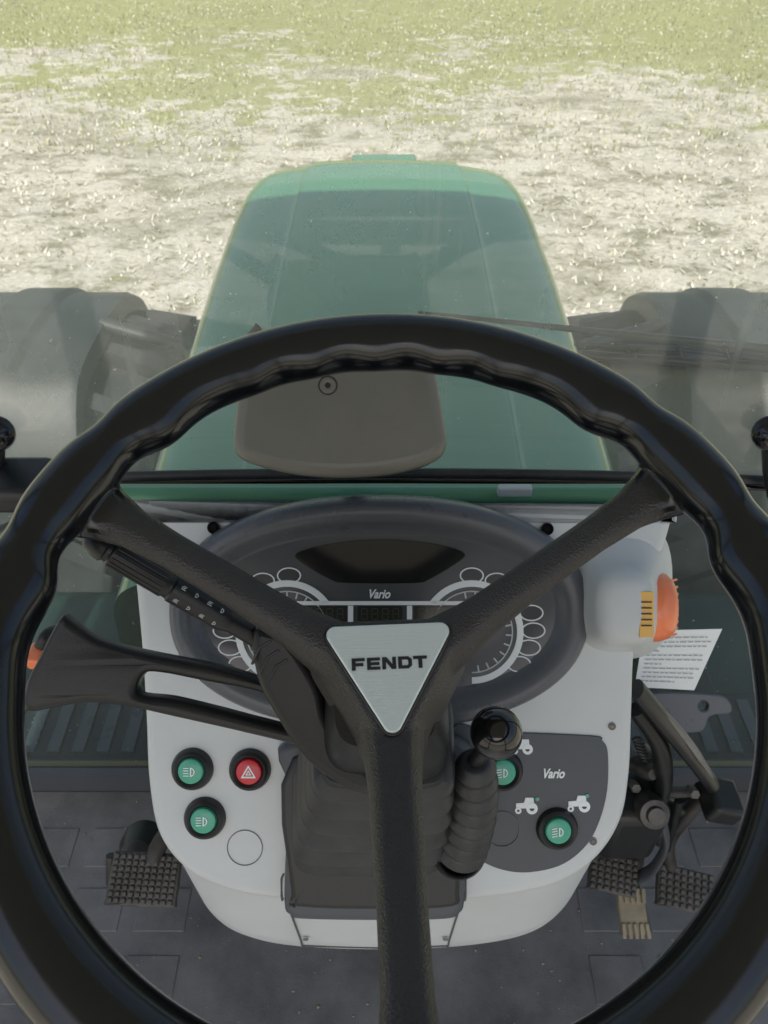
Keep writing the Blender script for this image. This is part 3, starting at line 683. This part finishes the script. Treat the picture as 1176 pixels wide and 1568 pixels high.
# ------------------------------------------------------------ FIELD
gm=bpy.data.materials.new('dry_field'); gm.use_nodes=True; nt=gm.node_tree; b=nt.nodes['Principled BSDF']; b.inputs['Roughness'].default_value=1.
b.inputs['Specular IOR Level'].default_value=.0
L=nt.links.new; N_=nt.nodes.new
tc=N_('ShaderNodeTexCoord')
def noise(scale,detail=6,rough=.6,sc=(1,1,1)):
    mp=N_('ShaderNodeMapping'); mp.inputs['Scale'].default_value=sc; L(tc.outputs['Object'],mp.inputs['Vector'])
    n=N_('ShaderNodeTexNoise'); n.inputs['Scale'].default_value=scale; n.inputs['Detail'].default_value=detail; n.inputs['Roughness'].default_value=rough
    L(mp.outputs['Vector'],n.inputs['Vector']); return n.outputs['Fac']
def ramp(fac,p0,p1,c0=(0,0,0),c1=(1,1,1)):
    r=N_('ShaderNodeValToRGB'); r.color_ramp.elements[0].position=p0; r.color_ramp.elements[1].position=p1
    r.color_ramp.elements[0].color=(*c0,1); r.color_ramp.elements[1].color=(*c1,1); L(fac,r.inputs['Fac']); return r.outputs['Color']
def mixc(fac,a,b_):
    m=N_('ShaderNodeMix'); m.data_type='RGBA'
    if isinstance(fac,float): m.inputs[0].default_value=fac
    else: L(fac,m.inputs[0])
    for s,i in((a,6),(b_,7)):
        if isinstance(s,tuple): m.inputs[i].default_value=(*s,1)
        else: L(s,m.inputs[i])
    return m.outputs[2]
fine=noise(30,5,.8,(.8,1,1)); mid=noise(3.2,9,.78,(.7,1.0,1)); mid2=noise(.9,8,.72,(.75,1.0,1)); big=noise(.35,4,.55,(.8,1,1))
pale=ramp(fine,.32,.68,(.42,.385,.30),(.76,.73,.65))
dk=ramp(fine,.32,.68,(.15,.14,.09),(.38,.355,.25))
c0_=mixc(ramp(mid,.48,.60),pale,dk)
c1=mixc(ramp(mid2,.50,.64),c0_,mixc(.65,c0_,dk))
grass=ramp(fine,.3,.7,(.20,.22,.09),(.48,.48,.24))
sep=N_('ShaderNodeSeparateXYZ'); L(tc.outputs['Object'],sep.inputs[0])
mr=N_('ShaderNodeMapRange'); mr.inputs['From Min'].default_value=8; mr.inputs['From Max'].default_value=18; mr.inputs['To Min'].default_value=-.24; mr.inputs['To Max'].default_value=.36
L(sep.outputs['Y'],mr.inputs['Value'])
ad=N_('ShaderNodeMath'); ad.operation='ADD'; L(mr.outputs['Result'],ad.inputs[0]); L(big,ad.inputs[1])
ad2=N_('ShaderNodeMath'); ad2.operation='MULTIPLY_ADD'; L(mid,ad2.inputs[0]); ad2.inputs[1].default_value=1.1; L(ad.outputs[0],ad2.inputs[2])
c2_=mixc(ramp(ad2.outputs[0],.98,1.38),c1,grass)
L(c2_,b.inputs['Base Color'])
bp=N_('ShaderNodeBump'); bp.inputs['Strength'].default_value=.6; bp.inputs['Distance'].default_value=.03; L(noise(18,6,.8),bp.inputs['Height']); L(bp.outputs['Normal'],b.inputs['Normal'])
vs=[];fs=[]
xs=[-250,-60]+list(np.linspace(-14,14,141))+[60,250]; ys=[-200,-30]+list(np.linspace(1,26,141))+[60,300]
for y in ys:
    for x in xs:
        z=-H
        if abs(x)<14 and 1<y<26: z+=.014*math.sin(x*1.3+math.sin(y*.9)*2)*math.sin(y*1.7+x*.3)+rng.normal()*.012
        vs.append((x,y,z))
nx=len(xs)
for i in range(len(ys)-1):
    for j in range(nx-1): a=i*nx+j; fs.append((a,a+1,a+nx+1,a+nx))
mesh('field_ground',vs,fs,gm,None,ang=80)
def bits(name,n,cols,hh,ww,ymin,ymax,flat):
    y=rng.uniform(ymin,ymax,n); x=rng.uniform(-1,1,n)*(2.5+.62*y)
    v=[];f=[]; ids=[]
    for i in range(n):
        a=rng.uniform(0,6.28); h=hh*rng.uniform(.4,1.3); w=ww*rng.uniform(.6,1.4); b=len(v)
        dx,dy=math.cos(a)*w,math.sin(a)*w; lx,ly=-math.sin(a)*h*rng.uniform(.2,1)*(1.5 if flat else .6),math.cos(a)*h*rng.uniform(.2,1)*(1.5 if flat else .6)
        z=-H-.01
        v+= [(x[i]-dx,y[i]-dy,z+.01),(x[i]+dx,y[i]+dy,z+.01),(x[i]+lx,y[i]+ly,z+(.035 if flat else h+.02))]; f.append((b,b+1,b+2)); ids.append(rng.integers(len(cols)))
    me=bpy.data.meshes.new(name); me.from_pydata(v,[],f); 
    for c in cols: me.materials.append(c)
    me.polygons.foreach_set('material_index',ids); me.update()
    o=bpy.data.objects.new(name,me); COL.objects.link(o)
sc=[mat('straw_a',(.60,.56,.43),.9),mat('straw_b',(.28,.25,.16),.9),mat('straw_c',(.76,.73,.63),.9)]
gc=[mat('grass_a',(.20,.23,.09),.8),mat('grass_b',(.32,.34,.15),.8),mat('grass_c',(.46,.44,.25),.8)]
bits('straw_litter',45000,sc,.05,.010,3,20,True)
bits('grass_tufts',20000,gc,.05,.010,8,24,False)
v=[];f=[]
for i in range(420):
    sx=random.choice([-1,1]); x=sx*random.uniform(.02,.7); y=random.uniform(.15,.57); r=random.uniform(.0006,.0024)**1.0; b0=len(v)
    for q in((1,0,0),(-1,0,0),(0,1,0),(0,-1,0),(0,0,1)): v.append((x+q[0]*r*random.uniform(.6,1.4),y+q[1]*r*random.uniform(.6,1.4),zf+.001+q[2]*r))
    f+=[(b0,b0+2,b0+4),(b0+2,b0+1,b0+4),(b0+1,b0+3,b0+4),(b0+3,b0,b0+4)]
mesh('floor_dirt',v,f,sc[1],None,smooth=False)

for o in list(scene.objects):
    if o.parent is None: o.location.z+=H
# ------------------------------------------------------------ camera, light
cam=bpy.data.cameras.new('camera'); co=bpy.data.objects.new('camera',cam); COL.objects.link(co); scene.camera=co
co.location=(0,0,H); co.rotation_euler=(math.pi/2-pt,0,0)
cam.sensor_fit='HORIZONTAL'; cam.sensor_width=36; cam.lens=36*FL/1176; cam.clip_start=.02; cam.clip_end=1000
cam.dof.use_dof=True; cam.dof.focus_distance=.56; cam.dof.aperture_fstop=22
w=bpy.data.worlds.new('World'); scene.world=w; w.use_nodes=True
nt=w.node_tree; bg=nt.nodes['Background']; sk=nt.nodes.new('ShaderNodeTexSky'); sk.sky_type='NISHITA'; sk.sun_disc=False
SE,SA=R(51.5),R(186)   # elevation, azimuth (clockwise from +Y)
sk.sun_elevation=SE; sk.sun_rotation=SA; sk.air_density=1.2; sk.dust_density=4.
nt.links.new(sk.outputs[0],bg.inputs['Color']); bg.inputs['Strength'].default_value=.15
sl_=bpy.data.lights.new('sun','SUN'); so=bpy.data.objects.new('sun',sl_); COL.objects.link(so)
sl_.energy=5; sl_.angle=R(.6); sl_.color=(1,.96,.90)
dv=Vector((math.sin(SA)*math.cos(SE),math.cos(SA)*math.cos(SE),math.sin(SE)))
so.rotation_euler=dv.to_track_quat('Z','Y').to_euler()
scene.view_settings.view_transform='Standard'; scene.view_settings.look='None'; scene.view_settings.exposure=0
